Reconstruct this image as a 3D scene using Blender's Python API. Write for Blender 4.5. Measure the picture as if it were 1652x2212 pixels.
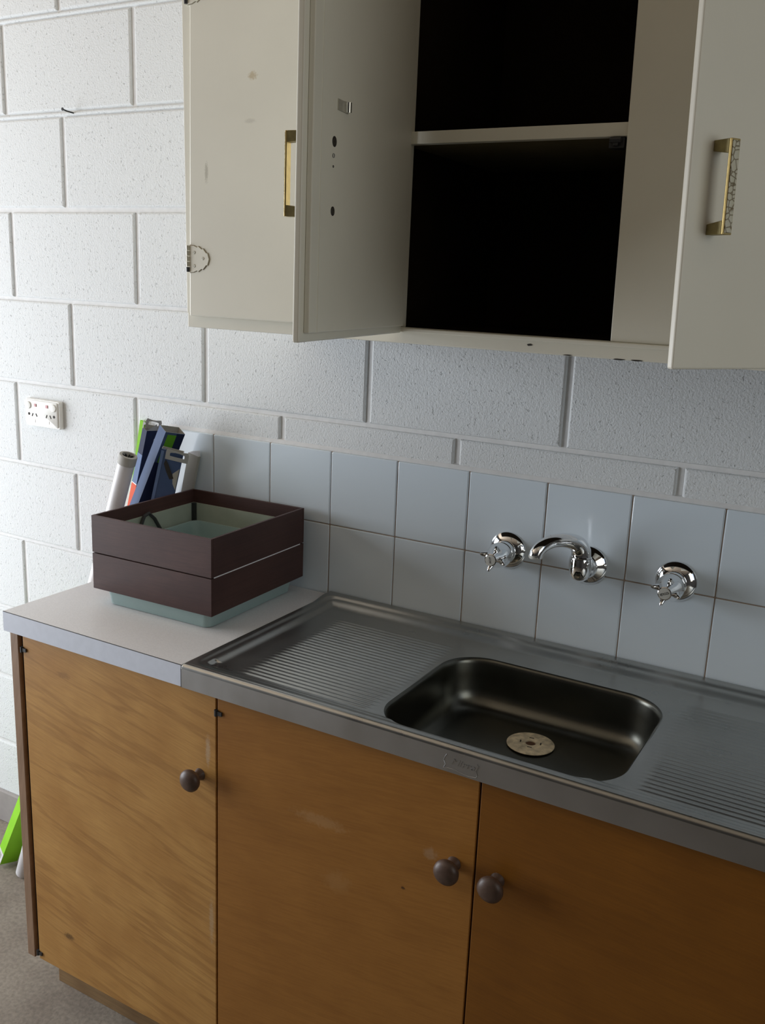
import bpy, bmesh, math, random
from mathutils import Vector, Matrix
random.seed(7)
for o in list(bpy.data.objects): bpy.data.objects.remove(o)
S = bpy.context.scene
COL = S.collection

# ---------------------------------------------------------------- camera
cam_d = bpy.data.cameras.new('camera'); cam = bpy.data.objects.new('camera', cam_d); COL.objects.link(cam)
YAW, PITCH, ROLL, FPX = 0.512390, -0.240094, 0.042300, 2021.97
fw = Vector((-math.sin(YAW)*math.cos(PITCH), math.cos(YAW)*math.cos(PITCH), math.sin(PITCH)))
rt = Vector((math.cos(YAW), math.sin(YAW), 0)); up = rt.cross(fw)
r2 = rt*math.cos(ROLL)+up*math.sin(ROLL); u2 = -rt*math.sin(ROLL)+up*math.cos(ROLL)
M = Matrix((r2, u2, -fw)).transposed().to_4x4(); M.translation = Vector((1.30392, -1.55941, 1.53191))
cam.matrix_world = M
cam_d.sensor_fit = 'VERTICAL'; cam_d.sensor_height = 36; cam_d.sensor_width = 36
cam_d.lens = FPX/2212*36; cam_d.clip_start = .02
S.camera = cam

# ---------------------------------------------------------------- world, light, exposure
W = bpy.data.worlds.new('world'); S.world = W; W.use_nodes = True
bg = W.node_tree.nodes['Background']; bg.inputs[0].default_value = (.62, .78, 1, 1); bg.inputs[1].default_value = 1.0
def area(name, loc, aim, sx, sy, power, color):
    d = bpy.data.lights.new(name, 'AREA'); d.shape = 'RECTANGLE'; d.size = sx; d.size_y = sy; d.energy = power; d.color = color
    o = bpy.data.objects.new(name, d); COL.objects.link(o); o.location = loc
    o.rotation_euler = (Vector(aim)-Vector(loc)).to_track_quat('-Z', 'Z').to_euler(); return o
area('doorway_daylight', (-1.98, -1.18, 1.12), (0, -1.10, 1.55), 1.76, 1.8, 72, (.93, .96, 1))
area('right_window_daylight', (2.52, -1.10, 1.62), (1.0, -.7, 1.45), 1.1, .8, 4.0, (1, .94, .78))
S.view_settings.view_transform = 'Standard'; S.view_settings.look = 'None'
S.view_settings.gamma = 1; S.view_settings.use_curve_mapping = False
S.view_settings.exposure = 0.0
S.cycles.use_denoising = True

# ---------------------------------------------------------------- helpers
def obj(name, bm, mat, parent=None, smooth=False, bevel=0, keep=False):
    if isinstance(bm, bmesh.types.BMesh):
        me = bpy.data.meshes.new(name); bm.normal_update(); bm.to_mesh(me); bm.free()
    else: me = bm
    if mat is not None and not me.materials:
        for m in (mat if isinstance(mat, (list, tuple)) else [mat]): me.materials.append(m)
    if smooth:
        for p in me.polygons: p.use_smooth = True
    o = bpy.data.objects.new(name, me); COL.objects.link(o)
    if parent is not None: o.parent = parent
    if bevel:
        b = o.modifiers.new('bevel', 'BEVEL'); b.width = bevel; b.segments = 2; b.limit_method = 'ANGLE'; b.angle_limit = math.radians(35)
    if smooth:
        try: me.set_sharp_from_angle(angle=math.radians(38))
        except Exception: pass
    return o
def tag(o, label=None, cat=None, group=None, kind=None):
    if label: o['label'] = label
    if cat: o['category'] = cat
    if group: o['group'] = group
    if kind: o['kind'] = kind
    return o
def empty(name, loc, label, cat, group=None):
    o = bpy.data.objects.new(name, None); COL.objects.link(o); o.location = loc; o.empty_display_size = .02
    return tag(o, label, cat, group)
def box(x0, x1, y0, y1, z0, z1, bm=None, mat=0):
    bm = bm or bmesh.new()
    v = [bm.verts.new(p) for p in ((x0,y0,z0),(x1,y0,z0),(x1,y1,z0),(x0,y1,z0),(x0,y0,z1),(x1,y0,z1),(x1,y1,z1),(x0,y1,z1))]
    for f in ((0,3,2,1),(4,5,6,7),(0,1,5,4),(1,2,6,5),(2,3,7,6),(3,0,4,7)):
        fc = bm.faces.new([v[i] for i in f]); fc.material_index = mat
    return bm
def lathe(prof, n=32, bm=None, axis='Z', o=(0,0,0), mat=0):
    """profile of (radius, height) revolved about the axis; height runs along axis"""
    bm = bm or bmesh.new(); rings = []
    O = Vector(o)
    def P(r, h, a):
        c, s = r*math.cos(a), r*math.sin(a)
        return O + (Vector((c, s, h)) if axis == 'Z' else Vector((c, -h, s)) if axis == '-Y' else Vector((h, c, s)))
    for r, h in prof:
        rings.append([bm.verts.new(P(r, h, 2*math.pi*i/n)) for i in range(n)] if r > 1e-6 else [bm.verts.new(P(0, h, 0))])
    for A, B in zip(rings, rings[1:]):
        if len(A) == 1 and len(B) == 1: continue
        for i in range(n):
            j = (i+1) % n
            if len(A) == 1: f = [A[0], B[i], B[j]]
            elif len(B) == 1: f = [A[j], A[i], B[0]]
            else: f = [A[i], A[j], B[j], B[i]]
            try: bm.faces.new(f).material_index = mat
            except ValueError: pass
    bmesh.ops.recalc_face_normals(bm, faces=bm.faces)
    return bm
def tube(pts, rad, n=16, bm=None, flat=1.0):
    bm = bm or bmesh.new(); pts = [Vector(p) for p in pts]; rings = []
    if not isinstance(rad, (list, tuple)): rad = [rad]*len(pts)
    prev = None
    for i, p in enumerate(pts):
        t = (pts[min(i+1, len(pts)-1)]-pts[max(i-1, 0)]).normalized()
        a = prev if prev is not None else (Vector((0,0,1)) if abs(t.z) < .9 else Vector((1,0,0)))
        s = (a - t*a.dot(t)).normalized(); b = t.cross(s); prev = s
        rings.append([bm.verts.new(p + s*rad[i]*math.cos(2*math.pi*k/n) + b*rad[i]*flat*math.sin(2*math.pi*k/n)) for k in range(n)])
    for A, B in zip(rings, rings[1:]):
        for k in range(n): bm.faces.new([A[k], A[(k+1) % n], B[(k+1) % n], B[k]])
    bm.faces.new(rings[0][::-1]); bm.faces.new(rings[-1])
    bmesh.ops.recalc_face_normals(bm, faces=bm.faces)
    return bm
def rrect(cx, cy, hx, hy, r, n=8):
    out = []
    for sx, sy, a0 in ((1,1,0),(-1,1,90),(-1,-1,180),(1,-1,270)):
        for k in range(n+1):
            a = math.radians(a0+90*k/n)
            out.append((cx+sx*(hx-r)+r*math.cos(a), cy+sy*(hy-r)+r*math.sin(a)))
    return out
def loops(ls, bm=None, cap0=False, cap1=False, mat=0):
    bm = bm or bmesh.new(); R = [[bm.verts.new(p) for p in l] for l in ls]; n = len(R[0])
    for A, B in zip(R, R[1:]):
        for k in range(n): bm.faces.new([A[k], A[(k+1) % n], B[(k+1) % n], B[k]]).material_index = mat
    if cap0: bm.faces.new(R[0][::-1]).material_index = mat
    if cap1: bm.faces.new(R[-1]).material_index = mat
    return bm
def extrude_poly(pts, h0, h1, bm=None, plane='XZ', mat=0):
    """prism from a 2D outline; plane XZ extrudes along Y, plane XY along Z"""
    f = (lambda p, h: (p[0], h, p[1])) if plane == 'XZ' else (lambda p, h: (p[0], p[1], h)) if plane == 'XY' else (lambda p, h: (h, p[0], p[1]))
    bm = loops([[f(p, h0) for p in pts], [f(p, h1) for p in pts]], bm, True, True, mat)
    bmesh.ops.recalc_face_normals(bm, faces=bm.faces)
    return bm
def text_mesh(body, size, depth=.0004, shear=0.0, bold=0.0):
    cu = bpy.data.curves.new('t', 'FONT'); cu.body = body; cu.size = size; cu.extrude = depth; cu.shear = shear; cu.offset = bold
    cu.align_x = 'CENTER'; cu.align_y = 'CENTER'; cu.resolution_u = 3
    o = bpy.data.objects.new('t', cu); COL.objects.link(o)
    dg = bpy.context.evaluated_depsgraph_get(); me = bpy.data.meshes.new_from_object(o.evaluated_get(dg))
    bpy.data.objects.remove(o); me.materials.clear(); return me

# ---------------------------------------------------------------- materials
def nt(name):
    m = bpy.data.materials.new(name); m.use_nodes = True
    return m, m.node_tree.nodes, m.node_tree.links, m.node_tree.nodes['Principled BSDF']
def setp(b, col=None, rough=None, metal=None, spec=None, coat=None):
    if col: b.inputs['Base Color'].default_value = (*col, 1)
    if rough is not None: b.inputs['Roughness'].default_value = rough
    if metal is not None: b.inputs['Metallic'].default_value = metal
    if spec is not None: b.inputs['Specular IOR Level'].default_value = spec
    if coat is not None: b.inputs['Coat Weight'].default_value = coat; b.inputs['Coat Roughness'].default_value = .12
def noise(N, L, vec, scale, detail=3, rough=.5):
    n = N.new('ShaderNodeTexNoise'); n.inputs['Scale'].default_value = scale; n.inputs['Detail'].default_value = detail; n.inputs['Roughness'].default_value = rough
    L.new(vec, n.inputs['Vector']); return n
def ramp(N, L, fac, stops):
    r = N.new('ShaderNodeValToRGB'); e = r.color_ramp.elements
    while len(e) < len(stops): e.new(.5)
    for k, (p, c) in enumerate(stops): e[k].position = p; e[k].color = (*c, 1) if len(c) == 3 else c
    L.new(fac, r.inputs[0]); return r
def mixc(N, L, fac, a, b, mode='MIX'):
    m = N.new('ShaderNodeMix'); m.data_type = 'RGBA'; m.blend_type = mode
    for sock, v in ((0, fac), (6, a), (7, b)):
        if hasattr(v, 'is_output'): L.new(v, m.inputs[sock])
        elif sock == 0: m.inputs[0].default_value = v
        else: m.inputs[sock].default_value = (*v, 1)
    return m.outputs[2]
def bump(N, L, b, h, strength, dist, prev=None):
    u = N.new('ShaderNodeBump'); u.inputs['Strength'].default_value = strength; u.inputs['Distance'].default_value = dist
    L.new(h, u.inputs['Height'])
    if prev is not None: L.new(prev, u.inputs['Normal'])
    L.new(u.outputs[0], b.inputs['Normal']); return u.outputs[0]
def wpos(N): return N.new('ShaderNodeNewGeometry').outputs['Position']
def opos(N): return N.new('ShaderNodeTexCoord').outputs['Object']
def spots(N, L, vec, col, items):
    """worn or stained marks: (centre, radii, colour, strength) at real places on the surface"""
    for c, rad, cc, st in items:
        s = N.new('ShaderNodeVectorMath'); s.operation = 'SUBTRACT'; L.new(vec, s.inputs[0]); s.inputs[1].default_value = c
        d = N.new('ShaderNodeVectorMath'); d.operation = 'DIVIDE'; L.new(s.outputs[0], d.inputs[0]); d.inputs[1].default_value = rad
        n = noise(N, L, vec, 2.2/min(rad), 2); a = N.new('ShaderNodeVectorMath'); a.operation = 'LENGTH'; L.new(d.outputs[0], a.inputs[0])
        t = N.new('ShaderNodeMath'); t.operation = 'MULTIPLY_ADD'; L.new(n.outputs[0], t.inputs[0]); t.inputs[1].default_value = 1.3; L.new(a.outputs[1], t.inputs[2])
        r = N.new('ShaderNodeMapRange'); r.inputs[1].default_value = 1.7; r.inputs[2].default_value = 1.1; r.inputs[3].default_value = 0; r.inputs[4].default_value = st
        r.clamp = True; L.new(t.outputs[0], r.inputs[0]); col = mixc(N, L, r.outputs[0], col, cc)
    return col
def plain(name, col, rough=.5, metal=0, spec=.5, var=.06, scale=30, bmp=0, bdist=.001, coat=None, items=()):
    m, N, L, b = nt(name); setp(b, col, rough, metal, spec, coat); v = wpos(N) if items else opos(N)
    n = noise(N, L, v, scale, 4)
    r = ramp(N, L, n.outputs[0], [(.3, tuple(c*(1-var) for c in col)), (.7, tuple(min(1, c*(1+var)) for c in col))])
    c = spots(N, L, v, r.outputs[0], items) if items else r.outputs[0]
    L.new(c, b.inputs['Base Color'])
    if bmp: bump(N, L, b, n.outputs[0], bmp, bdist)
    return m
def masonry(name, col, pit=1.0):
    m, N, L, b = nt(name); setp(b, col, .75, 0, .25); v = wpos(N)
    n1 = noise(N, L, v, 290, 3, .6); n2 = noise(N, L, v, 150, 3, .6); n3 = noise(N, L, v, 7, 3)
    pits = ramp(N, L, n2.outputs[0], [(.30, (0,0,0)), (.37, (1,1,1))])
    dens = ramp(N, L, n3.outputs[0], [(.42, (1,1,1)), (.60, (0,0,0))])
    pm = mixc(N, L, dens.outputs[0], pits.outputs[0], (1,1,1)) if pit < 1 else pits.outputs[0]
    c = mixc(N, L, pm, tuple(k*.80 for k in col), col); L.new(c, b.inputs['Base Color'])
    p = bump(N, L, b, pm, .55*pit, .0022); bump(N, L, b, n1.outputs[0], .45, .0026, p)
    return m
def wood(name, c0, c1, c2, ang, seed, grain=1.0, items=(), rough=.42):
    m, N, L, b = nt(name); setp(b, None, rough, 0, .35)
    v = wpos(N); mp = N.new('ShaderNodeMapping'); L.new(v, mp.inputs[0])
    mp.inputs['Rotation'].default_value = (0, math.radians(ang), 0); mp.inputs['Location'].default_value = (seed, seed*.3, seed*.7)
    st = N.new('ShaderNodeMapping'); L.new(mp.outputs[0], st.inputs[0]); st.inputs['Scale'].default_value = (.55, 1, 6.5)
    big = noise(N, L, st.outputs[0], 1.5, 4, .6)
    mu = N.new('ShaderNodeMath'); mu.operation = 'MULTIPLY'; mu.inputs[1].default_value = 46; L.new(big.outputs[0], mu.inputs[0])
    sn = N.new('ShaderNodeMath'); sn.operation = 'SINE'; L.new(mu.outputs[0], sn.inputs[0])
    lines = ramp(N, L, sn.outputs[0], [(.0, (0,0,0)), (.55, (.12,.12,.12)), (.97, (.8,.8,.8))])
    st2 = N.new('ShaderNodeMapping'); L.new(mp.outputs[0], st2.inputs[0]); st2.inputs['Scale'].default_value = (9, 1, 160)
    fine = noise(N, L, st2.outputs[0], 2.5, 3, .6); blot = noise(N, L, v, 9, 3)
    base = ramp(N, L, blot.outputs[0], [(.32, c0), (.68, c1)])
    f1 = ramp(N, L, fine.outputs[0], [(.38, (.0,.0,.0)), (.68, (1,1,1))])
    a = N.new('ShaderNodeMath'); a.operation = 'MULTIPLY'; a.inputs[1].default_value = .42*grain; L.new(lines.outputs[0], a.inputs[0])
    a2 = N.new('ShaderNodeMath'); a2.operation = 'MULTIPLY'; a2.inputs[1].default_value = .30; L.new(f1.outputs[0], a2.inputs[0])
    c = mixc(N, L, a2.outputs[0], base.outputs[0], c2); c = mixc(N, L, a.outputs[0], c, c2)
    if items: c = spots(N, L, v, c, items)
    L.new(c, b.inputs['Base Color']); bump(N, L, b, fine.outputs[0], .12, .0006)
    return m
def steel(name, col, rough, dirx=True, bmp=.15, streak=True):
    m, N, L, b = nt(name); setp(b, col, rough, 1); v = wpos(N)
    mp = N.new('ShaderNodeMapping'); L.new(v, mp.inputs[0]); mp.inputs['Scale'].default_value = (12, 500, 500)
    n = noise(N, L, mp.outputs[0], 1, 3); n2 = noise(N, L, v, 14, 4)
    r = N.new('ShaderNodeMapRange'); r.inputs[1].default_value = .3; r.inputs[2].default_value = .7; r.inputs[3].default_value = rough*.92; r.inputs[4].default_value = rough*1.10
    L.new(n2.outputs[0], r.inputs[0]); L.new(r.outputs[0], b.inputs['Roughness'])
    c = ramp(N, L, n2.outputs[0], [(.3, tuple(k*.88 for k in col)), (.7, col)]); L.new(c.outputs[0], b.inputs['Base Color'])
    if bmp: bump(N, L, b, n.outputs[0], bmp, .0004)
    return m

M_block = masonry('painted_block', (.79, .815, .82))
M_blocks = masonry('painted_split_block', (.78, .79, .78), .55)
M_mortar = plain('painted_mortar', (.78, .78, .77), .7, var=.05, scale=60, bmp=.5)
M_floor = None
M_tile = plain('white_glazed_tile', (.74, .83, .90), .15, 0, .5, .015, 3)
M_grout = plain('brown_grout', (.34, .26, .20), .85, var=.25, scale=40)
M_cream = plain('cream_gloss_paint', (.80, .778, .675), .38, 0, .4, .03, 6, .12, .001)
M_creamL = plain('cream_gloss_paint_marked', (.80, .778, .675), .38, 0, .4, .03, 6, .12, .001,
    items=[((.374, -.36, 1.823), (.009, .1, .007), (.52, .42, .25), .7), ((.285, -.36, 1.688), (.004, .1, .017), (.40, .38, .30), .6),
           ((.37, -.36, 1.76), (.012, .1, .004), (.5, .47, .4), .4)])
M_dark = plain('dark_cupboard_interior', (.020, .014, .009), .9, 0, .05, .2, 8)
M_hinge = plain('worn_painted_metal', (.50, .48, .40), .4, .3, .5, .15, 200)
M_shelf = plain('stained_shelf_board', (.12, .10, .055), .8, 0, .1, .15, 10)
M_grime = plain('dark_grime_line', (.30, .26, .19), .8)
M_black = plain('black_plastic', (.025, .027, .03), .4)
M_brass = plain('brass', (.62, .47, .20), .28, .9, .5, .12, 120)
M_brassd = plain('aged_brass', (.30, .25, .12), .4, .8, .5, .2, 150)
def crackle():
    m, N, L, b = nt('cream_crackle_inlay'); setp(b, None, .35, 0, .5); v = opos(N)
    vo = N.new('ShaderNodeTexVoronoi'); vo.feature = 'DISTANCE_TO_EDGE'; vo.inputs['Scale'].default_value = 170; L.new(v, vo.inputs['Vector'])
    r = ramp(N, L, vo.outputs[0], [(.02, (.17, .13, .06)), (.12, (.58, .56, .44))]); L.new(r.outputs[0], b.inputs['Base Color'])
    bump(N, L, b, vo.outputs[0], .6, .001); return m
M_crackle = crackle()
M_lam = plain('pale_speckled_laminate', (.82, .82, .84), .42, 0, .4, .05, 400)
M_lamedge = plain('pale_blue_laminate_edge', (.68, .73, .83), .45, 0, .4, .03, 60)
M_joint = plain('dark_joint', (.05, .05, .055), .6)
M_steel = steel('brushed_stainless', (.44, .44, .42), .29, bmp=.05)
M_steelb = steel('bowl_stainless_shaded', (.15, .15, .13), .30, bmp=.05)  # steel darker than the deck, partly shade put into the bowl's colour
M_apron = steel('satin_stainless_apron', (.47, .48, .49), .36, bmp=.04)
M_chrome = plain('chrome', (.86, .87, .88), .05, 1, .5, .01, 20)
M_cap = plain('satin_chrome_cap', (.62, .62, .57), .4, .25)
M_ink = plain('black_ink', (.02, .02, .02), .6)
M_redink = plain('dull_red_ink', (.35, .06, .04), .6)
M_rust = plain('rusty_cream_enamel', (.62, .54, .38), .6, 0, .4, .35, 90, .3)
M_hole = plain('dark_hole', (.03, .025, .02), .8)
M_screw = plain('screw_metal', (.35, .33, .29), .4, .8)
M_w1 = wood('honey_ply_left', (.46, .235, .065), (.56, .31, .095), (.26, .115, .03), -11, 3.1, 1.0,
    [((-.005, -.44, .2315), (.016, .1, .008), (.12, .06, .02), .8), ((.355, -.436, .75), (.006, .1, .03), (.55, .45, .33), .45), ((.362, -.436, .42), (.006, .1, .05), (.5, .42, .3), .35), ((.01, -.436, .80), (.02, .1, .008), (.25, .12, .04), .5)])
M_w2 = wood('honey_ply_middle_shaded', (.315, .135, .026), (.36, .16, .033), (.20, .078, .013), 6, 8.4, .45,  # darker than the left door; part of that is shade painted in
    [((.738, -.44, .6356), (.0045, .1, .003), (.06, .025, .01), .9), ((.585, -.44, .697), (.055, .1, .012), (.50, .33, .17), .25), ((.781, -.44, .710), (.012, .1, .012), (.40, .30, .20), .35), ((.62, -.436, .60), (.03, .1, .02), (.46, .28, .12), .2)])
M_w3 = wood('honey_ply_right_shaded', (.205, .078, .009), (.24, .093, .011), (.14, .05, .007), -4, 14.7, .5)  # darkest door: wood tone plus some shade put into the colour
M_edge = wood('weathered_ply_edge', (.30, .19, .12), (.36, .23, .15), (.16, .09, .05), 80, 2.2, .5)
M_knob = plain('dark_turned_wood', (.085, .052, .038), .42, 0, .45, .25, 90)
M_plinth = wood('worn_plinth_board', (.25, .15, .07), (.33, .21, .10), (.10, .06, .03), 0, 5.5, .6)
M_brown = wood('maroon_brown_veneer', (.060, .027, .024), (.085, .040, .034), (.030, .014, .013), 2, 1.3, .35, rough=.5)
M_liner = plain('grey_green_liner', (.36, .40, .33), .5)
M_glass = plain('frosted_aqua_glass', (.44, .58, .57), .28, 0, .5, .02, 20)
_b = M_glass.node_tree.nodes['Principled BSDF']; _b.inputs['Transmission Weight'].default_value = .25; _b.inputs['Subsurface Weight'].default_value = .2; _b.inputs['Subsurface Radius'].default_value = (.01, .01, .01)
M_bracket = plain('black_bracket', (.02, .022, .022), .5)
M_plastic = plain('white_plastic', (.84, .84, .80), .3, 0, .5, .01)
M_plside = M_plastic
M_neon = plain('red_neon_lens', (.42, .12, .12), .3)
M_navy = plain('navy_card', (.012, .020, .060), .62, 0, .22, .15, 12)
M_blue = plain('slate_blue_card', (.060, .095, .19), .62, 0, .22, .12, 14)
M_lblue = plain('light_blue_card', (.13, .19, .34), .62, 0, .22, .08, 20)
M_orange = plain('orange_red_card', (.72, .10, .035), .62, 0, .22, .06, 20)
M_green = plain('lime_green_card', (.28, .66, .03), .62, 0, .22, .06, 20)
M_dgreen = plain('green_card', (.12, .36, .02), .62, 0, .22, .06, 20)
M_greyc = plain('grey_card', (.42, .41, .38), .6, 0, .4, .08, 40)
M_wcard = plain('white_card', (.74, .73, .74), .4, 0, .5, .05, 25)
M_sleeve = plain('pale_grey_sleeve', (.40, .38, .33), .3, 0, .5, .1, 15)
M_base = plain('grey_painted_footing', (.36, .33, .32), .7, 0, .3, .08, 20, .3)
M_room = plain('dim_garage_wall', (.08, .075, .07), .8, 0, .2, .05, 4)
M_ceil = plain('warm_board_ceiling', (.62, .50, .38), .8, 0, .2, .05, 4)
def conc():
    m, N, L, b = nt('worn_concrete'); setp(b, None, .75, 0, .3); v = wpos(N)
    n = noise(N, L, v, 5, 6, .65); n2 = noise(N, L, v, 120, 3)
    r = ramp(N, L, n.outputs[0], [(.3, (.23, .19, .155)), (.55, (.31, .27, .22)), (.75, (.38, .33, .27))])
    f = ramp(N, L, n2.outputs[0], [(.35, (.75,.75,.75)), (.65, (1,1,1))])
    L.new(mixc(N, L, 1.0, r.outputs[0], f.outputs[0], 'MULTIPLY'), b.inputs['Base Color']); bump(N, L, b, n2.outputs[0], .4, .0015); return m
M_floor = conc()

# ---------------------------------------------------------------- the room
XL, XR, YF, ZC = -2.05, 2.6, -4.4, 2.45
def struct(name, bm, mat, parent=None, **k):
    o = obj(name, bm, mat, parent, **k)
    if parent is None: o['kind'] = 'structure'
    return o
struct('floor', box(XL-2.5, XR, YF, .2, -.1, 0), M_floor)
struct('ceiling', box(XL-.1, XR+.1, YF, .2, ZC, ZC+.1), M_ceil)
wall = struct('wall_back', box(XL, XR, .0108, .2, 0, ZC), M_mortar)
b = box(XR, XR+.1, YF, -1.68, 0, ZC); box(XR, XR+.1, -.52, .2, 0, ZC, b); box(XR, XR+.1, -1.68, -.52, 0, 1.20, b); box(XR, XR+.1, -1.68, -.52, 2.04, ZC, b)
struct('wall_right', b, M_room)
b = box(XL-.1, XR+.1, YF-.1, YF, 0, ZC)
struct('wall_front', b, M_room)
b = box(XL-.1, XL, -.28, .2, 0, ZC); box(XL-.1, XL, YF, -2.10, 0, ZC, b); box(XL-.1, XL, -2.10, -.28, 2.10, ZC, b)
struct('wall_left', b, M_room)

# painted concrete blocks, each its own piece
rows = [(2.068, 2.27, 'e'), (1.866, 2.066, 'o2'), (1.661, 1.866, 'o'), (1.4585, 1.661, 'e3'), (1.2600, 1.4585, 'o4'), (1.0555, 1.2600, 'e5'), (.8535, 1.0555, 'o6'), (.652, .8535, 'e7'), (.451, .652, 'o'), (.250, .451, 'e'), (.049, .250, 'o'), (0, .049, 'e')]
def joints(kind):
    if kind == 'e5': js = [-.6285, -.229, .1765, .5755, .985]
    elif kind == 'o4': js = [-.4275, -.027, .3797, .7797]
    elif kind in ('e', 'e3', 'o2'): js = [-.617, -.2185, .18, .58]
    elif kind == 'e7': js = [-.6305, -.229, .175, .578]
    elif kind == 'o': js = [-.433, -.030, .375, .778]
    else: js = [-.430, -.028, .375, .778]
    while js[0] > XL+.45: js.insert(0, js[0]-.402)
    while js[-1] < XR-.45: js.append(js[-1]+.402)
    return [XL+.005]+js+[XR-.005]
rowkind = [('o', 2.068, 2.27), ('o2', 1.866, 2.068), ('o', 1.661, 1.866), ('e3', 1.4585, 1.661), ('o4', 1.2600, 1.4585), ('e5', 1.0555, 1.2600), ('o6', .8535, 1.0555), ('e7', .652, .8535), ('o', .451, .652), ('e', .250, .451), ('o', .049, .250)]
cache = {}
def block_mesh(w, h, jx, jz, split):
    key = (round(w, 3), round(h, 3), round(jx, 4), round(jz, 4), split)
    if key in cache: return cache[key]
    bm = bmesh.new(); hx, hz = w/2-jx/2, h/2-jz/2; c = .0032
    L3 = []
    for (ix, y) in ((0, .0145), (0, .0092), (c*.45, .0068), (c*1.3, .0058)):
        L3.append([(-(hx-ix), y, -(hz-ix)), ((hx-ix), y, -(hz-ix)), ((hx-ix), y, (hz-ix)), (-(hx-ix), y, (hz-ix))])
    loops(L3, bm, False, True)
    me = bpy.data.meshes.new('block'); bm.normal_update(); bm.to_mesh(me); bm.free()
    me.materials.append(M_block if not split else M_blocks); cache[key] = me; return me
for kind, z0, z1 in rowkind:
    js = joints(kind); wide = z1 > 1.8
    for a, c in zip(js, js[1:]):
        w = c-a
        if w < .03: continue
        me = block_mesh(w, z1-z0, .0115, .014 if wide else .0085, False)
        o = bpy.data.objects.new('block', me); COL.objects.link(o); o.parent = wall
        o.location = ((a+c)/2, random.uniform(-.0006, .0006), (z0+z1)/2)
# the ironed mortar rolls that stand in the two upper bed joints
for z in (2.068, 1.866):
    m = tube([(XL+.01, .0112, z), (.5, .0112, z), (XR-.01, .0112, z)], .0050, 10); obj('mortar_bead', m, M_block, wall, smooth=True)

# white wall tiles on a grout bed
TP = .152; ZT = 1.200
obj('grout_bed', box(-.132, 2.28, .0016, .0135, .88, ZT-.001), M_grout, wall)
obj('mortar_fillet', extrude_poly([(.0045, ZT-.001), (.0045, ZT+.001), (.0058, ZT+.0075), (.012, ZT+.009), (.012, ZT-.001)], -.132, 2.28, plane='YZ'), M_mortar, wall)
tm = {}
def tile_mesh(w, h):
    k = (round(w, 4), round(h, 4))
    if k in tm: return tm[k]
    g = .0009; bm = bmesh.new(); hx, hz = w/2-g, h/2-g; Ls = []
    for i, y in ((0, .006), (0, .0018), (.0006, .0006), (.0022, 0)):
        Ls.append([(p[0], y, p[1]) for p in rrect(0, 0, hx-i, hz-i, .0016, 2)])
    loops(Ls, bm, False, True)
    me = bpy.data.meshes.new('tile'); bm.normal_update(); bm.to_mesh(me); bm.free(); me.materials.append(M_tile); tm[k] = me; return me
for r, (z0, z1) in enumerate(((ZT-TP, ZT), (.896, ZT-TP))):
    xs = [-.131]+[k*TP for k in range(0, 16)]
    for a, c in zip(xs, xs[1:]):
        o = bpy.data.objects.new('tile', tile_mesh(c-a, z1-z0)); COL.objects.link(o); o.parent = wall
        o.location = ((a+c)/2, random.uniform(-.0004, .0003), (z0+z1)/2); o.rotation_euler = (random.uniform(-.003, .003), 0, random.uniform(-.003, .003))

struct('baseboard_back', box(XL+.01, XR-.01, -.006, .006, .0, .096), M_base, bevel=.003)

# nail in the joint
n = empty('nail', (-.3975, -.001, 1.8655), 'dark bent nail sticking out of the wall joint left of the upper cupboard', 'nail')
obj('shank', tube([(0, .012, 0), (0, -.010, .001), (-.005, -.018, .004)], .0016, 8), M_ink, n, smooth=True)
obj('head', lathe([(0, 0), (.0034, 0), (.0034, .0012), (0, .0014)], 12, axis='-Y', o=(-.0052, -.0178, .0042)), M_ink, n)

# ---------------------------------------------------------------- double power point
s = empty('power_outlet', (-.525, .0055, 1.190), 'white double power outlet with two rocker switches on the block wall', 'power outlet')
obj('surround', loops([[(x, .0, z) for x, z in rrect(0,0,.0590,.0335,.004,4)], [(x, -.008, z) for x, z in rrect(0,0,.0590,.0335,.004,4)], [(x, -.0115, z) for x, z in rrect(0,0,.0578,.0323,.004,4)]], None, False, True), M_plastic, s, smooth=True)
obj('face_plate', loops([[(x, -.0110, z) for x, z in rrect(-.001,0,.0555,.0305,.0035,4)], [(x, -.0142, z) for x, z in rrect(-.001,0,.0550,.0300,.0035,4)], [(x, -.0150, z) for x, z in rrect(-.001,0,.0538,.0288,.003,4)]], None, False, True), M_plastic, s, smooth=True)
for sx in (-1, 1):
    sw = lathe([(.0092, 0), (.0092, .0022), (.0084, .0034), (.0, .0042)], 24, axis='-Y', o=(sx*.0435-.001, -.0145, .0175))
    for v in sw.verts: v.co.y += (v.co.x-(sx*.0435))*.09
    obj('rocker_switch', sw, M_plastic, s, smooth=True)
    obj('indicator_lamp', box(sx*.020-.0032, sx*.020+.0032, -.0165, -.0140, .0155, .0225), M_neon, s)
    obj('socket_hole', lathe([(.0034, 0), (.0034, .0008), (0, .0008)], 16, axis='-Y', o=(sx*.0435, -.0148, -.0035)), M_hole, s)
    for k in (-1, 1):
        bm = box(-.0013, .0013, -.0156, -.0140, -.0042, .0042)
        bmesh.ops.rotate(bm, verts=bm.verts, cent=(0,0,0), matrix=Matrix.Rotation(-k*math.radians(28), 3, 'Y'))
        bmesh.ops.translate(bm, verts=bm.verts, vec=(sx*.0245+k*.0068, 0, -.005))
        obj('pin_slot', bm, M_hole, s)
    obj('earth_slot', box(sx*.0245-.0012, sx*.0245+.0016, -.0156, -.0140, -.0235, -.0165), M_screw, s)

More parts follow.
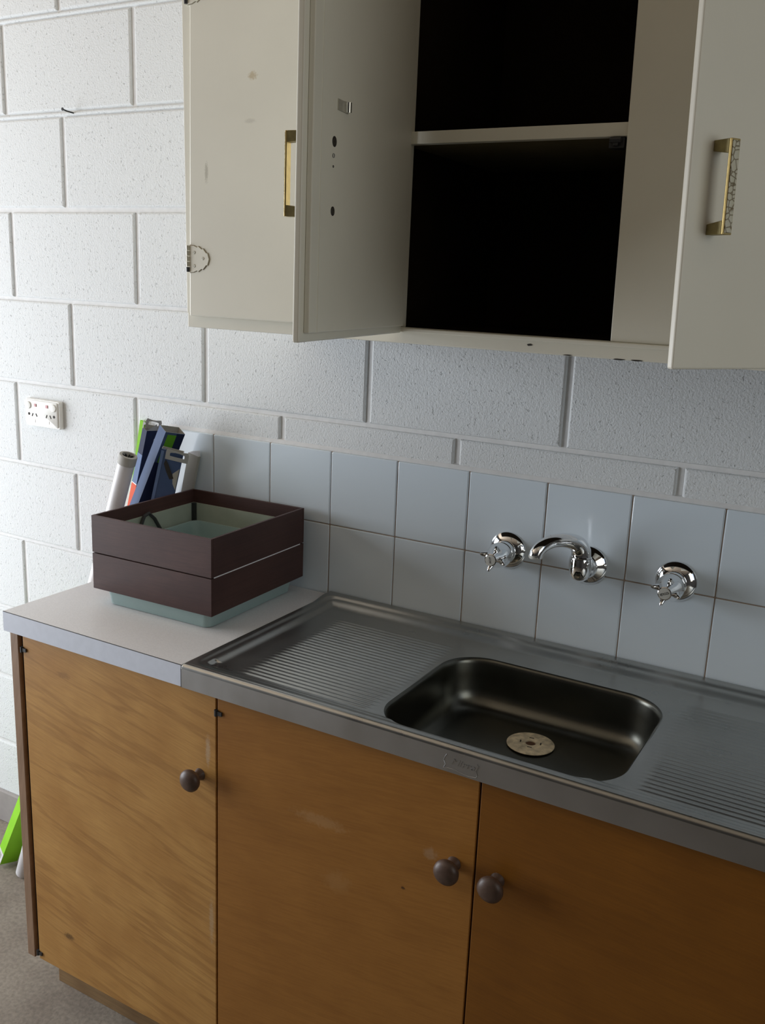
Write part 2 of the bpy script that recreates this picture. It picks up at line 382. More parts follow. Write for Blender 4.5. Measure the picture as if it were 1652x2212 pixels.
# ---------------------------------------------------------------- upper cupboard
CX0, CX1, CY, CZ0, CZ1 = .2335, 1.62, -.344, 1.4475, 2.15
uc = empty('upper_cupboard', ((CX0+CX1)/2, 0, CZ0), 'cream painted wall cupboard hung above the tiles with doors ajar', 'cupboard')
UO = Vector(uc.location)
def shear(bm, k, z0=1.46):
    for v in bm.verts: v.co.x += k*(v.co.z-z0)
    return bm
def U(bm):
    bmesh.ops.translate(bm, verts=bm.verts, vec=-UO); return bm
obj('side_panel', U(shear(box(CX0, CX0+.013, CY+.001, .0045, CZ0+.001, CZ1), -.012)), M_cream, uc, bevel=.0015)
obj('side_panel', U(box(CX1-.013, CX1, CY+.001, .0045, CZ0+.001, CZ1)), M_cream, uc, bevel=.0015)
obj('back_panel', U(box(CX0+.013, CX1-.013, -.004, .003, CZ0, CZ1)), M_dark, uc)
obj('top_panel', U(box(CX0, CX1, CY, .0045, CZ1, CZ1+.016)), M_cream, uc)
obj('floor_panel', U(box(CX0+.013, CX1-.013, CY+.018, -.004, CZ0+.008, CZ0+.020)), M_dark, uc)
obj('bottom_rail', U(box(CX0+.002, CX1, CY-.002, CY+.018, CZ0, CZ0+.0225)), M_cream, uc, bevel=.0015)
obj('bottom_bead', U(box(CX0+.33, CX1, CY-.006, CY-.002, CZ0+.0165, CZ0+.0222)), M_cream, uc, bevel=.0015)
obj('stile', U(shear(box(CX0, CX0+.035, CY-.001, CY+.018, CZ0+.0225, CZ1), -.012)), M_cream, uc, bevel=.001)
obj('stile', U(box(.590, .6365, CY-.001, CY+.018, CZ0+.0225, CZ1)), M_cream, uc, bevel=.001)
obj('stile', U(shear(box(.9482, 1.030, CY-.001, CY+.018, CZ0+.0225, CZ1), -.016)), M_cream, uc, bevel=.001)
obj('stile', U(box(1.28, 1.35, CY-.001, CY+.018, CZ0+.0225, CZ1)), M_cream, uc, bevel=.001)
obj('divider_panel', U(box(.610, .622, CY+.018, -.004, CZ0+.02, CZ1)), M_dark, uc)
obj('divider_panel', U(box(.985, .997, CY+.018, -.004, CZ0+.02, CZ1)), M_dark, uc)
obj('shelf', U(box(.622, .985, CY+.020, -.004, 1.7215, 1.7370)), M_shelf, uc)
obj('shelf_edge', U(box(.622, .985, CY+.006, CY+.020, 1.7210, 1.7375)), M_cream, uc, bevel=.001)
ct = U(box(.919, .939, CY+.008, CY+.028, 1.7075, 1.7208)); box(.9255-UO.x, .9325-UO.x, CY+.002, CY+.010, 1.7095-UO.z, 1.7175-UO.z, ct)
obj('door_catch', ct, M_black, uc, bevel=.001); 
obj('catch_roller', U(tube([(.922, CY+.003, 1.7165), (.936, CY+.003, 1.7165)], .0035, 10)), M_black, uc, smooth=True)
for (x, z, w, h) in ((.838, 1.4585, .0045, .0016), (.962, 1.4482, .010, .0012), (.985, 1.4484, .009, .0010), (.893, 1.4487, .007, .0009)):
    pts = [(x+w*math.cos(a)*random.uniform(.6, 1.1), z+h*math.sin(a)*random.uniform(.6, 1.1)) for a in [k*math.pi/5 for k in range(10)]]
    obj('paint_chip', U(extrude_poly(pts, CY-.0024, CY-.0018)), M_hole, uc)
# closed left door with butterfly hinges
bm = box(.2480, .596, CY-.012, CY-.001, 1.4660, 2.12)
for v in bm.verts:
    if v.co.x < .3: v.co.x += .009*(v.co.z-1.46)
d = obj('door', U(bm), M_creamL, uc, bevel=.0025)
def butterfly(z, parent):
    K = 1.38
    pts = [(a*K, c*1.28) for a, c in [(0, .0165), (.006, .0160), (.011, .0140), (.013, .0152), (.018, .0118), (.020, .0125), (.025, .0070), (.0265, .0075), (.029, 0), (.0265, -.0075), (.025, -.0070), (.020, -.0125), (.018, -.0118), (.013, -.0152), (.011, -.0140), (.006, -.0160), (0, -.0165)]]
    bm = extrude_poly([(.2505+a, z+c) for a, c in pts], CY-.0138, CY-.012)
    extrude_poly([(.2465-a*.35, z+c) for a, c in pts], CY-.0030, CY-.001, bm)
    h = obj('hinge', U(bm), M_cream, parent, bevel=.0004)
    obj('hinge_grime', U(extrude_poly([(.2500+a*1.035+.0003, z+c*1.05) for a, c in pts], CY-.0124, CY-.0119)), M_grime, h)
    for a, c in ((.010, .010), (.010, -.011), (.028, .001)):
        obj('hinge_screw', U(lathe([(.0026, 0), (.0026, .0004), (.0020, .0007), (0, .0006)], 14, axis='-Y', o=(.2505+a, CY-.0138, z+c))), M_hinge, h)
    for k in range(5):
        zz = z-.0205+k*.0084
        obj('hinge_knuckle', U(lathe([(0, 0), (.0030, 0), (.0034, .0076), (0, .0076)], 12, o=(.2478, CY-.0140, zz))), M_hinge if k else M_black, h)
    return h
butterfly(1.5565, uc); butterfly(1.952, uc)
# hinged doors standing open: hinge line, free-edge corner, thickness side
def bow_handle(parent, u0, zc, ln, side, so=.019, bt=.0085):
    """square section bow pull: two posts and a bar with crackle inlay; side = sign of outward normal in local y"""
    s = side; so = so+bt
    h = obj('handle', box(u0-.0055, u0+.0055, min(s*so, s*(so+.0025)), max(s*so, s*(so+.0025)), zc-ln/2, zc+ln/2), M_brass, parent, bevel=.0006)
    for k in (-1, 1):
        za, zb = sorted((zc+k*ln/2, zc+k*(ln/2-.0125)))
        bm = extrude_poly([(s*bt, za+(.0 if k < 0 else .003)), (s*bt, zb-(.003 if k < 0 else 0)), (s*so, zb), (s*so, za)], u0-.0052, u0+.0052, plane='YZ')
        obj('handle_post', bm, M_brassd, h, bevel=.0005)
    obj('handle_inlay', box(u0-.0042, u0+.0042, min(s*(so+.0024), s*(so+.0036)), max(s*(so+.0024), s*(so+.0036)), zc-ln/2+.0015, zc+ln/2-.0015), M_crackle, h, bevel=.0005)
    return h
def open_door(hx, hy, ex, ey, z0, z1, side):
    """local x runs from hinge to free edge; outer face lies on local y = side*t"""
    e = bpy.data.objects.new('door', None)
    w = math.hypot(ex-hx, ey-hy)
    bm = bmesh.new()
    t = .0085; lo, hi = sorted((0, side*t)); box(0, w, lo, hi, z0, z1, bm)
    me = bpy.data.meshes.new('door'); bm.normal_update(); bm.to_mesh(me); bm.free(); me.materials.append(M_cream)
    o = bpy.data.objects.new('door', me); COL.objects.link(o); o.parent = uc
    bv = o.modifiers.new('bevel', 'BEVEL'); bv.width = .0022; bv.segments = 3
    o.location = Vector((hx, hy, 0))-Vector((UO.x, UO.y, UO.z)); o.rotation_euler = (0, 0, math.atan2(ey-hy, ex-hx))
    lo, hi = sorted((-side*.0001, -side*.007))
    obj('inner_panel', box(.012, w-.011, lo, hi, z0+.0105, z1-.0105), M_cream, o, bevel=.0012)
    return o, w
A, wa = open_door(.6405, -.3475, .6945, -.6835, 1.4625, 2.12, -1)
lo = .007
obj('panel_bead', box(wa-.034, wa-.032, .0068, .0076, 1.474, 2.10), M_cream, A)
bow_handle(A, wa-.045, 1.6465, .0920, -1, .030)
for z, r in ((1.6840, .0058), (1.6090, .0052)):
    obj('screw_recess', lathe([(r, 0), (r, .0006), (0, .0006)], 20, axis='-Y', o=(wa-.0675, .0066, z)), M_hole, A)
for v in A.children:
    if v.name.startswith('screw_recess'):
        for p in v.data.vertices: p.co.y = .0134-p.co.y
for z, r in ((1.6840, .003), (1.6090, .003)):
    obj('handle_screw', lathe([(r, 0), (r, .0006), (0, .0010)], 12, axis='-Y', o=(wa-.0670, .0080, z)), M_screw, A)
for z, r in ((1.6688, .0024), (1.6572, .0013)):
    bm = lathe([(r, 0), (r, .0010), (0, .0010)], 12, axis='-Y', o=(wa-.0655, .0078, z)); obj('screw_hole', bm, M_hole, A)
pl = obj('catch_striker', box(wa-.094, wa-.074, .0068, .0082, 1.7185, 1.7305), M_hinge, A, bevel=.0004)
obj('striker_roller', tube([(wa-.098, .0105, 1.7190), (wa-.098, .0105, 1.7300)], .0034, 12), M_chrome, pl, smooth=True)
obj('striker_arm', box(wa-.102, wa-.092, .0068, .0088, 1.7185, 1.7305), M_hinge, pl)
B, wb = open_door(1.2850, -.3475, 1.0895, -.6325, 1.4625, 2.12, 1)
bow_handle(B, wb-.031, 1.6290, .0830, 1)
# the door hangs slightly out of plumb
B.rotation_euler = (0, 0, B.rotation_euler.z)
for o_ in [B]+list(B.children)+[g for c in B.children for g in c.children]:
    for v in o_.data.vertices: v.co.x += .033*(v.co.z-1.46)

# ---------------------------------------------------------------- base cupboard
FY = -.4400
bc = empty('base_cupboard', (.62, -.20, 0), 'honey coloured plywood base cupboard under the sink with round wooden knobs', 'cupboard')
BO = Vector(bc.location)
def Bt(bm):
    bmesh.ops.translate(bm, verts=bm.verts, vec=-BO); return bm
obj('side_panel', Bt(box(-.1325, -.1115, FY, -.004, .136, .8605)), M_edge, bc, bevel=.001)
obj('side_panel', Bt(box(1.372, 1.390, FY, -.004, .130, .8605)), M_edge, bc, bevel=.001)
obj('back_panel', Bt(box(-.1110, 1.3718, -.012, -.006, .150, .860)), M_hole, bc)
for xa, xb in ((-.1110, -.0900), (.3640, .3840), (.8420, .8620)):
    obj('divider_panel', Bt(box(xa, xb, FY+.0100, -.013, .150, .795)), M_hole, bc)
for xa, xb in ((-.1110, -.0850), (.3560, .3900), (.8380, .8660)):
    obj('door_stile', Bt(box(xa, xb, FY+.0092, FY+.0098, .150, .858)), M_hole, bc)
obj('plinth', Bt(box(-.147, 1.385, -.352, -.334, 0, .1355)), M_plinth, bc, bevel=.001)
obj('bottom_panel', Bt(box(-.1110, 1.3718, FY+.012, -.02, .136, .1480)), M_plinth, bc)
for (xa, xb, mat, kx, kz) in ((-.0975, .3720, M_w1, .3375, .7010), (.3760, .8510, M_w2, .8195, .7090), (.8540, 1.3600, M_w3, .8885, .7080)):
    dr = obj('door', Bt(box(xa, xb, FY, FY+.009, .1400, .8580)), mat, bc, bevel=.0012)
    kb = lathe([(.0095, -.0), (.0110, .0), (.0100, .003), (.0078, .007), (.0080, .012), (.0125, .017), (.0180, .021), (.0198, .0255), (.0192, .0300), (.0150, .0345), (.0080, .0370), (0, .0378)], 28, axis='-Y', o=(kx-BO.x, FY-BO.y, kz-BO.z))
    obj('knob', kb, M_knob, dr, smooth=True)
    hx = xb if xa > .8 else xa
    for z in (.826, .154):
        sgn = -1 if xa > .8 else 1
        hb = Bt(box(min(hx, hx+sgn*.010), max(hx, hx+sgn*.010), FY-.0028, FY+.001, z-.0035, z+.0035)); 
        lathe([(0, 0), (.0035, 0), (.0035, .011), (0, .011)], 10, hb, o=(hx-sgn*.002-BO.x, FY-.0012-BO.y, z-.0055-BO.z))
        obj('pivot_hinge', hb, M_black, dr)

# ---------------------------------------------------------------- worktop and sink
WT = empty('worktop', (.09, -.22, .8615), 'pale laminate worktop left of the sink carrying the brown box', 'worktop')
WO = Vector(WT.location)
def Wt(bm): bmesh.ops.translate(bm, verts=bm.verts, vec=-WO); return bm
obj('board', Wt(box(-.1315, .3090, -.4525, -.0015, .8617, .8988)), M_lam, WT)
obj('surface_laminate', Wt(box(-.1318, .3092, -.4527, -.001, .8988, .9000)), M_lam, WT)
obj('front_edging', Wt(box(-.1318, .3092, -.4541, -.4527, .8612, .8990)), M_lamedge, WT)
obj('edge_joint', Wt(box(-.1318, .3092, -.4537, -.4527, .8990, .9001)), M_joint, WT)

SX0, SX1, SY0, SY1 = .3098, 1.387, -.4552, -.0032
sk = empty('kitchen_sink', ((SX0+SX1)/2, -.22, .8612), 'stainless steel sink with two ribbed drainers and a centre bowl', 'sink')
SO = Vector(sk.location)
def Sk(bm): bmesh.ops.translate(bm, verts=bm.verts, vec=-SO); return bm
BCX, BCY, BHX, BHY, BR = .8485, -.2735, .1895, .1620, .0720
def sd(x, y, cx, cy, hx, hy, r):
    qx, qy = abs(x-cx)-(hx-r), abs(y-cy)-(hy-r)
    return math.hypot(max(qx, 0), max(qy, 0))+min(max(qx, qy), 0)-r
def sms(a, c, t):
    t = max(0, min(1, (t-a)/(c-a))); return t*t*(3-2*t)
RX0, RX1, RY0, RY1 = .3210, 1.376, -.4400, -.0200
def deck(x, y):
    dd = sd(x, y, (RX0+RX1)/2, (RY0+RY1)/2, (RX1-RX0)/2, (RY1-RY0)/2, .026)
    zr = .9015 + .0065*sms(-.07, -.02, y)               # rim, higher at the wall
    z = zr - (zr-.8945)*(.35*sms(.002, -.010, dd)+.65*sms(-.012, -.034 if y > -.40 else -.024, dd))
        # fine lines pressed along the front rim
    z -= .0006*math.exp(-((y+.4462)/.0011)**2)
    # rolled outer edge
    e = min(x-SX0, SX1-x)
    if e < .003: z -= .003-math.sqrt(max(0, .003**2-(.003-e)**2))
    e = y-SY0
    if e < .0075: z -= .0075-math.sqrt(max(0, .0075**2-(.0075-e)**2))
    # drainer ridges
    for xa, xb in ((.392, .650), (1.049, 1.310)):
        f = sms(xa, xa+.022, x)*sms(xb, xb-.012, x)*sms(-.418, -.412, y)*sms(-.098, -.106, y)
        if f > 0: z += .0013*f*(.5-.5*math.cos(2*math.pi*(y+.412)/.01150))
    z -= .0010*sms(-.10, -.32, dd)
    return z
def axis_pts(a, c, st): 
    n = int(round((c-a)/st)); return [a+(c-a)*i/n for i in range(n+1)]
xs = axis_pts(SX0, SX0+.004, .0008)[:-1]+axis_pts(SX0+.004, .40, .003)[:-1]+axis_pts(.40, 1.30, .0045)[:-1]+axis_pts(1.30, SX1-.004, .003)[:-1]+axis_pts(SX1-.004, SX1, .0008)
ys = axis_pts(SY0, SY0+.0015, .0003)[:-1]+axis_pts(SY0+.0015, SY0+.008, .0008)[:-1]+axis_pts(SY0+.008, SY1, .0018)
bm = bmesh.new(); G = [[None]*len(ys) for _ in xs]
for i, x in enumerate(xs):
    for j, y in enumerate(ys):
        px, py = x, y; q = sd(x, y, BCX, BCY, BHX, BHY, BR)
        if -.008 < q < .0030:                 # snap the ring round the bowl onto its outline
            h = 1e-4; gx = (sd(x+h, y, BCX, BCY, BHX, BHY, BR)-q)/h; gy = (sd(x, y+h, BCX, BCY, BHX, BHY, BR)-q)/h
            px, py = x-gx*q, y-gy*q
        elif q <= -.008: continue
        G[i][j] = bm.verts.new((px, py, deck(px, py)))
for i in range(len(xs)-1):
    for j in range(len(ys)-1):
        v = [G[i][j], G[i+1][j], G[i+1][j+1], G[i][j+1]]
        if None in v: continue
        if all(abs(sd(a.co.x, a.co.y, BCX, BCY, BHX, BHY, BR)) < 1e-3 or sd(a.co.x, a.co.y, BCX, BCY, BHX, BHY, BR) < 0 for a in v): continue
        bm.faces.new(v)
obj('drainer_deck', Sk(bm), M_steel, sk, smooth=True)
prof = [(.0012, .0008), (0, .0003), (-.0018, -.0008), (-.0036, -.0040), (-.0046, -.0090), (-.0062, -.030), (-.0085, -.055), (-.0115, -.068), (-.0180, -.0785), (-.0270, -.0850), (-.0400, -.0880), (-.0700, -.0892), (-.1250, -.0905)]
Ls = []
for off, dz in prof:
    hx, hy = BHX+off, BHY+off; r = min(max(.010, BR+off*.55), hx, hy)
    Ls.append([(x, y, .8936+dz) for x, y in rrect(BCX, BCY, hx, hy, r, 10)])
bm = loops(Ls, None, False, False)
last = bm.verts[:] ; bm.verts.ensure_lookup_table(); n = len(Ls[0]); bm.faces.new([bm.verts[len(bm.verts)-n+k] for k in range(n)])
bmesh.ops.recalc_face_normals(bm, faces=bm.faces)
for f in bm.faces: f.normal_flip()
if sum(f.normal.z for f in bm.faces if abs(f.normal.z) > .9) < 0:
    for f in bm.faces: f.normal_flip()
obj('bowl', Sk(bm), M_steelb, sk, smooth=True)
b = box(SX0, SX1, SY0, SY0+.0012, .8608, .8943); box(SX0, SX0+.0012, SY0, SY1, .8608, .8978, b); box(SX1-.0012, SX1, SY0, SY1, .8608, .8978, b)
obj('apron', Sk(b), M_apron, sk)
obj('rear_gap_strip', Sk(box(SX0+.001, SX1, SY1, -.0004, .895, .9045)), M_joint, sk)  # dark strip along the gap line between sink and tiles
# embossed maker's script on a small scroll
tx = text_mesh('Mirral', .0135, .0007, .35, .0)
for v in tx.vertices: v.co = Vector((v.co.x*1.25+.8305-SO.x, -.4555-SO.y-v.co.z, v.co.y+.8785-SO.z))
obj('embossed_script', tx, M_apron, sk)
def scroll(pts, r=.0008): return tube([(x-SO.x, -.4553-SO.y, z-SO.z) for x, z in pts], r, 6)
lower = [(.800+.051*t, .8655+.0016*math.sin(2*math.pi*t)-.0005*t) for t in [k/14 for k in range(15)]]
obj('embossed_scroll', scroll(lower), M_apron, sk, smooth=True)
obj('embossed_scroll', scroll([(.8510, .8650), (.8525, .8690), (.8500, .8750), (.8520, .8810), (.8510, .8860)], .0006), M_apron, sk, smooth=True)
obj('embossed_scroll', scroll([(.8000, .8655), (.8025, .8710), (.7995, .8770), (.8015, .8830), (.804, .8875)], .0006), M_apron, sk, smooth=True)

# drain cover lying in the bowl
dc = empty('drain_cover', (.8400, -.2060, .8043), 'round rust-stained cream drain disc with centre hole in the sink bowl', 'drain cover')
bm = lathe([(.0085, .0032), (.0085, .0002), (.0360, .0002), (.0392, .0014), (.0392, .0022), (.0370, .0032), (.0250, .0040), (.0125, .0040), (.0085, .0032)], 40)
obj('disc', bm, M_rust, dc, smooth=True)
obj('drain_hole', lathe([(.0084, .0012), (0, .0010)], 20), plain('rusty_hole', (.10, .045, .02), .8), dc)
for k in range(4):
    a = k*math.pi/2+.25; bm = box(-.0038, .0038, -.0011, .0011, .0036, .00425)
    bmesh.ops.transform(bm, verts=bm.verts, matrix=Matrix.Rotation(a, 4, 'Z') @ Matrix.Translation((0, .0165, 0)))
    obj('slot', bm, M_hole, dc)

# ---------------------------------------------------------------- taps and spout
def tap(x, label, word, rot, wm):
    t = empty('wall_tap', (x, 0, 1.0640), label, 'tap', 'wall taps over the sink')
    obj('flange', lathe([(.0352, -.001), (.0352, .0012), (.0340, .0030), (.0290, .0075), (.0215, .0115), (.0200, .0118)], 48, axis='-Y'), M_chrome, t, smooth=True)
    obj('bonnet', lathe([(.0200, .0105), (.0215, .0140), (.0218, .0200), (.0212, .0260), (.0200, .0290)], 40, axis='-Y'), M_chrome, t, smooth=True)
    hd = obj('handle', lathe([(.0150, .0280), (.0210, .0285), (.0226, .0330), (.0230, .0420), (.0212, .0520), (.0172, .0620), (.0138, .0700), (.0120, .0770), (.0112, .0800), (.0098, .0806)], 36, axis='-Y'), M_chrome, t, smooth=True)
    for k in range(4):
        a = rot+k*math.pi/2; c, s = math.cos(a), math.sin(a)
        p = [(c*r, -y, s*r) for r, y in ((.0095, .0560), (.0150, .0620), (.0195, .0680), (.0225, .0720), (.0242, .0732))]
        obj('lever', tube(p, [.0085, .0064, .0044, .0032, .0018], 12), M_chrome, hd, smooth=True)
    obj('cap', lathe([(.0096, .0796), (.0096, .0812), (.0, .0818)], 28, axis='-Y'), M_cap, hd, smooth=True)
    me = text_mesh(word, .0052, .0002, 0, .0001)
    R = Matrix.Rotation(wm, 3, 'Y')
    for v in me.vertices: v.co = R @ Vector((v.co.x, -.0817-v.co.z, v.co.y))
    obj('lettering', me, M_ink, hd)
    return t
tap(.6945, 'chrome cross handle wall tap left of the spout, marked HOT', 'HOT', math.radians(75), math.radians(-95))
tap(.9990, 'chrome cross handle wall tap right of the spout, marked COLD', 'COLD', math.radians(76), math.radians(155))
sp = empty('wall_spout', (.8460, 0, 1.0640), 'chrome swivel spout curving from a round flange between the two taps', 'spout')
obj('flange', lathe([(.0352, -.001), (.0352, .0012), (.0340, .0030), (.0290, .0075), (.0215, .0115), (.0190, .0140), (.0175, .0250), (.0170, .0360)], 48, axis='-Y'), M_chrome, sp, smooth=True)
obj('swivel_body', lathe([(0, -.0185), (.0085, -.0170), (.0150, -.0120), (.0182, -.0040), (.0190, .0050), (.0188, .0170), (.0180, .0225), (.0176, .0240)], 36, o=(0, -.0440, 0)), M_chrome, sp, smooth=True)
obj('swivel_ring', lathe([(.0170, .0236), (.0182, .0250), (.0182, .0262), (.0170, .0276)], 36, o=(0, -.0440, 0)), M_chrome, sp, smooth=True)
P0 = Vector((0, -.044, .027)); pts = []; rad = []
ctrl = [(0, -.044, .025), (-.001, -.045, .036), (-.005, -.052, .048), (-.013, -.066, .0555), (-.024, -.084, .0595), (-.035, -.102, .0590), (-.044, -.118, .0535), (-.0495, -.127, .045), (-.0515, -.130, .036)]
cr = [.0174, .0168, .0150, .0132, .0120, .0114, .0112, .0114, .0116]
for i in range(len(ctrl)-1):
    p0, p1, p2, p3 = [Vector(ctrl[max(0, min(len(ctrl)-1, k))]) for k in (i-1, i, i+1, i+2)]
    for k in range(5):
        t = k/5; pts.append(.5*((2*p1)+(p2-p0)*t+(2*p0-5*p1+4*p2-p3)*t*t+(3*p1-p0-3*p2+p3)*t**3)); rad.append(cr[i]+(cr[i+1]-cr[i])*t)
pts.append(Vector(ctrl[-1])); rad.append(cr[-1])
obj('spout_arm', tube(pts, rad, 24), M_chrome, sp, smooth=True)
obj('nozzle_ring', lathe([(.0, -.002), (.0105, -.002), (.0112, 0), (.0112, .004)], 24, o=ctrl[-1]), M_cap, sp, smooth=True)

# ---------------------------------------------------------------- brown box with glass tray
bx = empty('square_light_shade', (.1120, -.1705, .9002), 'square dark brown wooden box on a frosted aqua glass tray on the worktop', 'box')
bx.rotation_euler = (0, 0, math.radians(1.4)); bx.scale = (1.0, 1.038, 1.0)
Hs = .1445
def ring(h, t, z0, z1, bv=.0):
    bm = bmesh.new(); o_ = [(-h,-h),(h,-h),(h,h),(-h,h)]; i_ = [(a*(h-t)/h, c*(h-t)/h) for a, c in o_]
    loops([[(a, c, z0) for a, c in i_], [(a, c, z0) for a, c in o_], [(a, c, z1) for a, c in o_], [(a, c, z1) for a, c in i_], [(a, c, z0) for a, c in i_]], bm)
    bmesh.ops.remove_doubles(bm, verts=bm.verts, dist=1e-6); bmesh.ops.recalc_face_normals(bm, faces=bm.faces); return bm
for z0, z1 in ((.0320, .1032), (.1052, .1780)):
    for k in range(4):
        w = Hs if k % 2 == 0 else Hs-.0055
        bm = box(-w, w, -Hs, -Hs+.0055, z0, z1); bmesh.ops.rotate(bm, verts=bm.verts, cent=(0,0,0), matrix=Matrix.Rotation(k*math.pi/2, 3, 'Z'))
        obj('side_board', bm, M_brown, bx, bevel=.0006)
obj('seam_light_strip', box(Hs-.0016, Hs-.0004, -Hs+.008, Hs-.012, .1031, .1053), M_lam, bx)  # pale strip stands in for light showing through the right seam
obj('inner_liner', ring(Hs-.0058, .003, .0340, .1500), M_liner, bx)
for a in (-1, 1):
    for c in (-1, 1):
        q = Hs-.0120; obj('corner_post', box(a*q-.0045, a*q+.0045, c*q-.0045, c*q+.0045, .034, .150), M_bracket, bx)
dish = [(.1215, .1275, 0, .014), (.1235, .1295, .0012, .015), (.1285, .1335, .0300, .016), (.1335, .1355, .1100, .018), (.1335, .1355, .1120, .018), (.1295, .1315, .1120, .018), (.1290, .1310, .1090, .018), (.1235, .1285, .0300, .016), (.1150, .1200, .0060, .014)]
Ls = [[(x, y, z) for x, y in rrect(.001, .001, hx, hy, r, 6)] for hx, hy, z, r in dish]
bm = loops(Ls, None, True, True); bmesh.ops.recalc_face_normals(bm, faces=bm.faces)
obj('glass_tray', bm, M_glass, bx, smooth=True)
obj('wire_bracket', tube([(-.130, -.036, .116), (-.130, -.032, .130), (-.130, -.020, .152), (-.129, -.008, .156), (-.127, .006, .142), (-.124, .020, .116)], .0038, 8), M_bracket, bx, smooth=True)

# ---------------------------------------------------------------- long slim cartons leaning beside the cupboard
def leaning(name, bot, top, label, cat, group, roll=0, hw=.02, hd=.015):
    d = (Vector(top)-Vector(bot)); z = d.normalized(); y = Vector((0, 1, 0)); y = (y-z*y.dot(z)).normalized(); x = y.cross(z)
    R = Matrix((x, y, z)).transposed()
    R = R @ Matrix.Rotation(roll, 3, 'Z')
    lift = abs((R @ Vector((1,0,0))).z)*hw+abs((R @ Vector((0,1,0))).z)*hd
    e = empty(name, (0,0,0), label, cat, group); mm = R.to_4x4(); mm.translation = Vector(bot)+Vector((0, 0, lift+.0004)); e.matrix_world = mm
    return e, d.length-lift
GR = None
# white tube
e, ln = leaning('cardboard_tube', (-.518, -.1420, 0), (-.1130, -.1360, 1.157), 'long white tube with a grey end ring leaning left of the bench', 'tube', None, 0, .0185, .0185)
obj('tube_body', lathe([(0, 0), (.0170, 0), (.0178, .002), (.0178, ln-.020)], 28), M_wcard, e, smooth=True)
obj('end_ring', lathe([(.0178, ln-.021), (.0192, ln-.020), (.0194, ln-.002), (.0186, ln), (.0135, ln+.0006), (.0130, ln-.001), (.0125, ln-.018), (0, ln-.018)], 32), M_greyc, e, smooth=True)
for k in range(9):
    a = k*2*math.pi/9; bm = box(.0070, .0128, -.0008, .0008, ln-.012, ln-.003); bmesh.ops.rotate(bm, verts=bm.verts, cent=(0,0,0), matrix=Matrix.Rotation(a, 3, 'Z')); obj('inner_fin', bm, M_ink, e)
def open_carton(e, w, d, z0, z1, mat, wall=.0008, inner=M_greyc, bot=True, name='carton_body'):
    o_ = [(-w,-d),(w,-d),(w,d),(-w,d)]; i_ = [(a*(w-wall)/w, c*(d-wall)/d) for a, c in o_]
    bm = bmesh.new(); loops([[(a, c, z0) for a, c in o_], [(a, c, z1) for a, c in o_]], bm, bot, False, 0)
    loops([[(a, c, z1) for a, c in o_], [(a, c, z1) for a, c in i_], [(a, c, z1-.05) for a, c in i_]], bm, False, True, 1)
    return obj(name, bm, [mat, inner], e)
def tab(e, w, h, z, y, mat=M_greyc, hole=True, tilt=0, x0=0, rotz=0):
    """card hang tab with a euro slot, built as a frame so the slot is open"""
    t = .0006; bm = bmesh.new(); n = 20
    outer = [(-w, 0), (w, 0), (w, h*.75), (w*.88, h), (w*.25, h*.90), (-w*.25, h*.90), (-w*.88, h), (-w, h*.75)]
    hw_, hh = w*.62, h*.16; cz = h*.52
    inner = [(-hw_, cz-hh), (hw_, cz-hh), (hw_*1.05, cz), (hw_, cz+hh), (hw_*.3, cz+hh*1.5), (-hw_*.3, cz+hh*1.5), (-hw_, cz+hh), (-hw_*1.05, cz)]
    fr = [[(a, yy, c) for a, c in L_] for L_, yy in ((outer, 0), (outer, t), (inner, t), (inner, 0), (outer, 0))]
    loops(fr, bm); bmesh.ops.remove_doubles(bm, verts=bm.verts, dist=1e-7); bmesh.ops.recalc_face_normals(bm, faces=bm.faces)
    if tilt: bmesh.ops.rotate(bm, verts=bm.verts, cent=(0,0,0), matrix=Matrix.Rotation(tilt, 3, 'X'))
    if rotz: bmesh.ops.rotate(bm, verts=bm.verts, cent=(0,0,0), matrix=Matrix.Rotation(rotz, 3, 'Z'))
    bmesh.ops.translate(bm, verts=bm.verts, vec=(x0, y, z)); return obj('hang_tab', bm, mat, e)
CG = 'long cartons leaning beside the bench'
# navy carton with orange foot band
e, ln = leaning('slim_carton', (-.475, -.0305, 0), (-.145, -.0305, 1.197), 'long navy carton with an orange-red lower band, behind the white tube', 'carton', CG, math.radians(-14), .0090, .0200)
open_carton(e, .0090, .0200, 0, ln, M_navy)
obj('light_blue_band', box(-.0093, .0093, -.0204, -.0190, ln-.135, ln-.058), M_lblue, e)
obj('orange_band', box(-.0094, .0094, -.0205, .0203, ln-.34, ln-.130), M_orange, e)
obj('white_rule', box(-.0096, .0096, -.0207, .0205, ln-.1310, ln-.1290), M_wcard, e)
obj('white_slot', box(.0088, .0094, .0020, .0150, ln-.0270, ln-.0195), M_wcard, e, bevel=.0002)
fl = bmesh.new(); v = [fl.verts.new(p) for p in ((.0088, -.0200, ln), (.0088, .006, ln), (.0100, .002, ln+.016))]; fl.faces.new(v); obj('torn_flap', fl, M_greyc, e)
tab(e, .0170, .022, ln+.001, 0, M_greyc, x0=.0, rotz=math.radians(60))
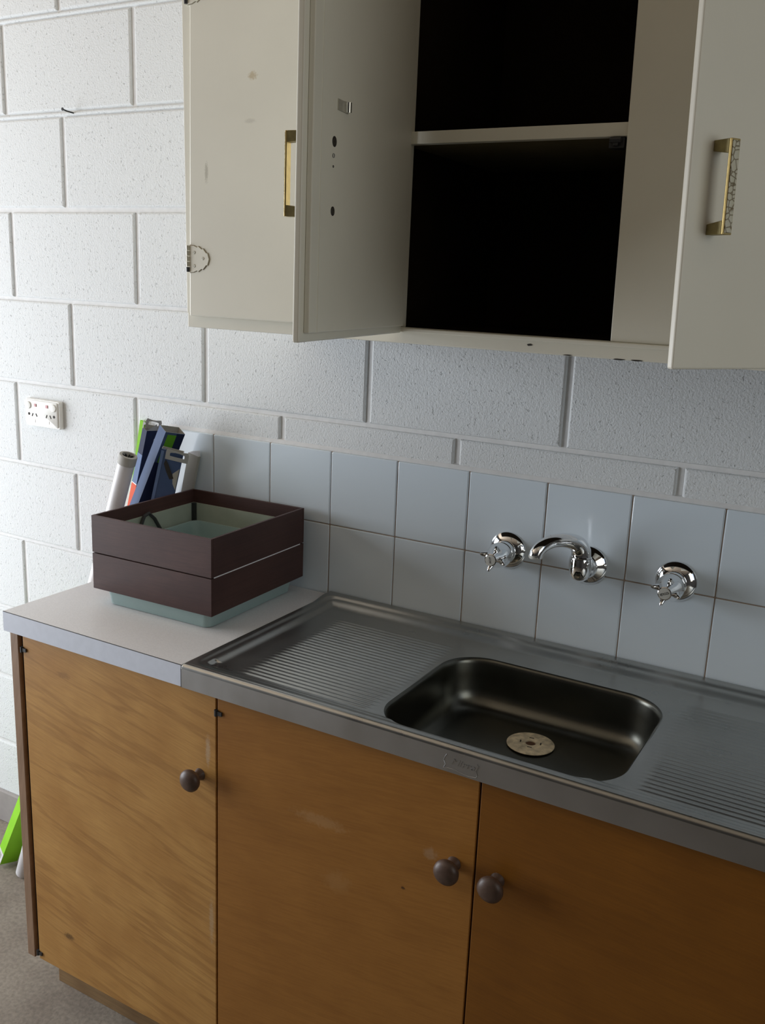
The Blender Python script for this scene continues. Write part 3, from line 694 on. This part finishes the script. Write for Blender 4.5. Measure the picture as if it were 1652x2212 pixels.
# blue and green carton whose green foot shows past the side panel
e, ln = leaning('slim_carton', (-.598, -.127, 0), (-.054, -.063, 1.209), 'tall open-topped blue carton with lime green panel and foot, leaning farthest out', 'carton', CG, math.radians(-20), .0150, .0235)
open_carton(e, .0150, .0235, ln*.55, ln, M_blue, bot=False)
obj('green_lower_body', box(-.0150, .0150, -.0235, .0235, 0, ln*.55), M_green, e, bevel=.0008)
obj('green_panel', box(.0148, .0155, -.0165, .0045, ln-.075, ln-.006), M_dgreen, e)
obj('navy_panel', box(.0148, .0154, .0040, .0235, ln-.30, ln-.002), M_navy, e)
obj('navy_panel', box(.0148, .0152, -.0235, .0040, ln-.30, ln-.075), M_navy, e)
obj('printed_label', box(-.0152, .0152, -.0241, -.0230, .004, .038), M_wcard, e)
obj('barcode_print', box(-.0070, .0070, -.0244, -.0240, .010, .030), M_greyc, e)
# slate blue carton in front with grey hang tab
e, ln = leaning('slim_carton', (-.1100, -.0880, .9004), (-.0330, -.0880, 1.172), 'slate blue crumpled carton with a grey slotted hang tab, in front of the others', 'carton', CG, math.radians(34), .0225, .0080)
open_carton(e, .0225, .0080, 0, ln, M_blue)
obj('side_stripe', box(-.0228, -.0165, -.0084, .0070, 0, ln-.004), M_lblue, e)
tab(e, .0240, .026, ln-.020, -.0096, M_greyc, tilt=math.radians(12), x0=.012)
obj('torn_patch', extrude_poly([(-.010, ln-.022), (-.002, ln-.032), (.006, ln-.046), (.014, ln-.060), (.006, ln-.064), (-.004, ln-.048), (-.012, ln-.032)], -.0088, -.0080), M_hole, e)
obj('clear_window', extrude_poly([(.010, ln-.050), (.0220, ln-.036), (.0220, ln-.085), (.014, ln-.072)], -.0087, -.0080), M_sleeve, e)
# green sliver behind
e, ln = leaning('slim_carton', (-.4500, .0005, 0), (-.2040, .0005, 1.206), 'thin lime green carton edge showing against the wall behind the navy carton', 'carton', CG, 0, .006, .0030)
obj('carton_body', box(-.006, .006, -.003, .003, 0, ln), M_green, e)
tab(e, .010, .026, ln-.024, -.0032, M_greyc, x0=.014)
# pale sleeve at right
e, ln = leaning('slim_sleeve', (-.098, -.0150, .9004), (-.0440, -.0085, 1.150), 'pale grey translucent sleeve leaning on the tiles right of the blue cartons', 'sleeve', None, 0, .014, .004)
obj('sleeve_body', box(-.016, .014, -.004, .004, 0, ln), M_sleeve, e, bevel=.001)
obj('folded_end', extrude_poly([(-.016, ln), (.014, ln), (.010, ln+.012), (-.006, ln+.006)], -.0035, .003), M_wcard, e)
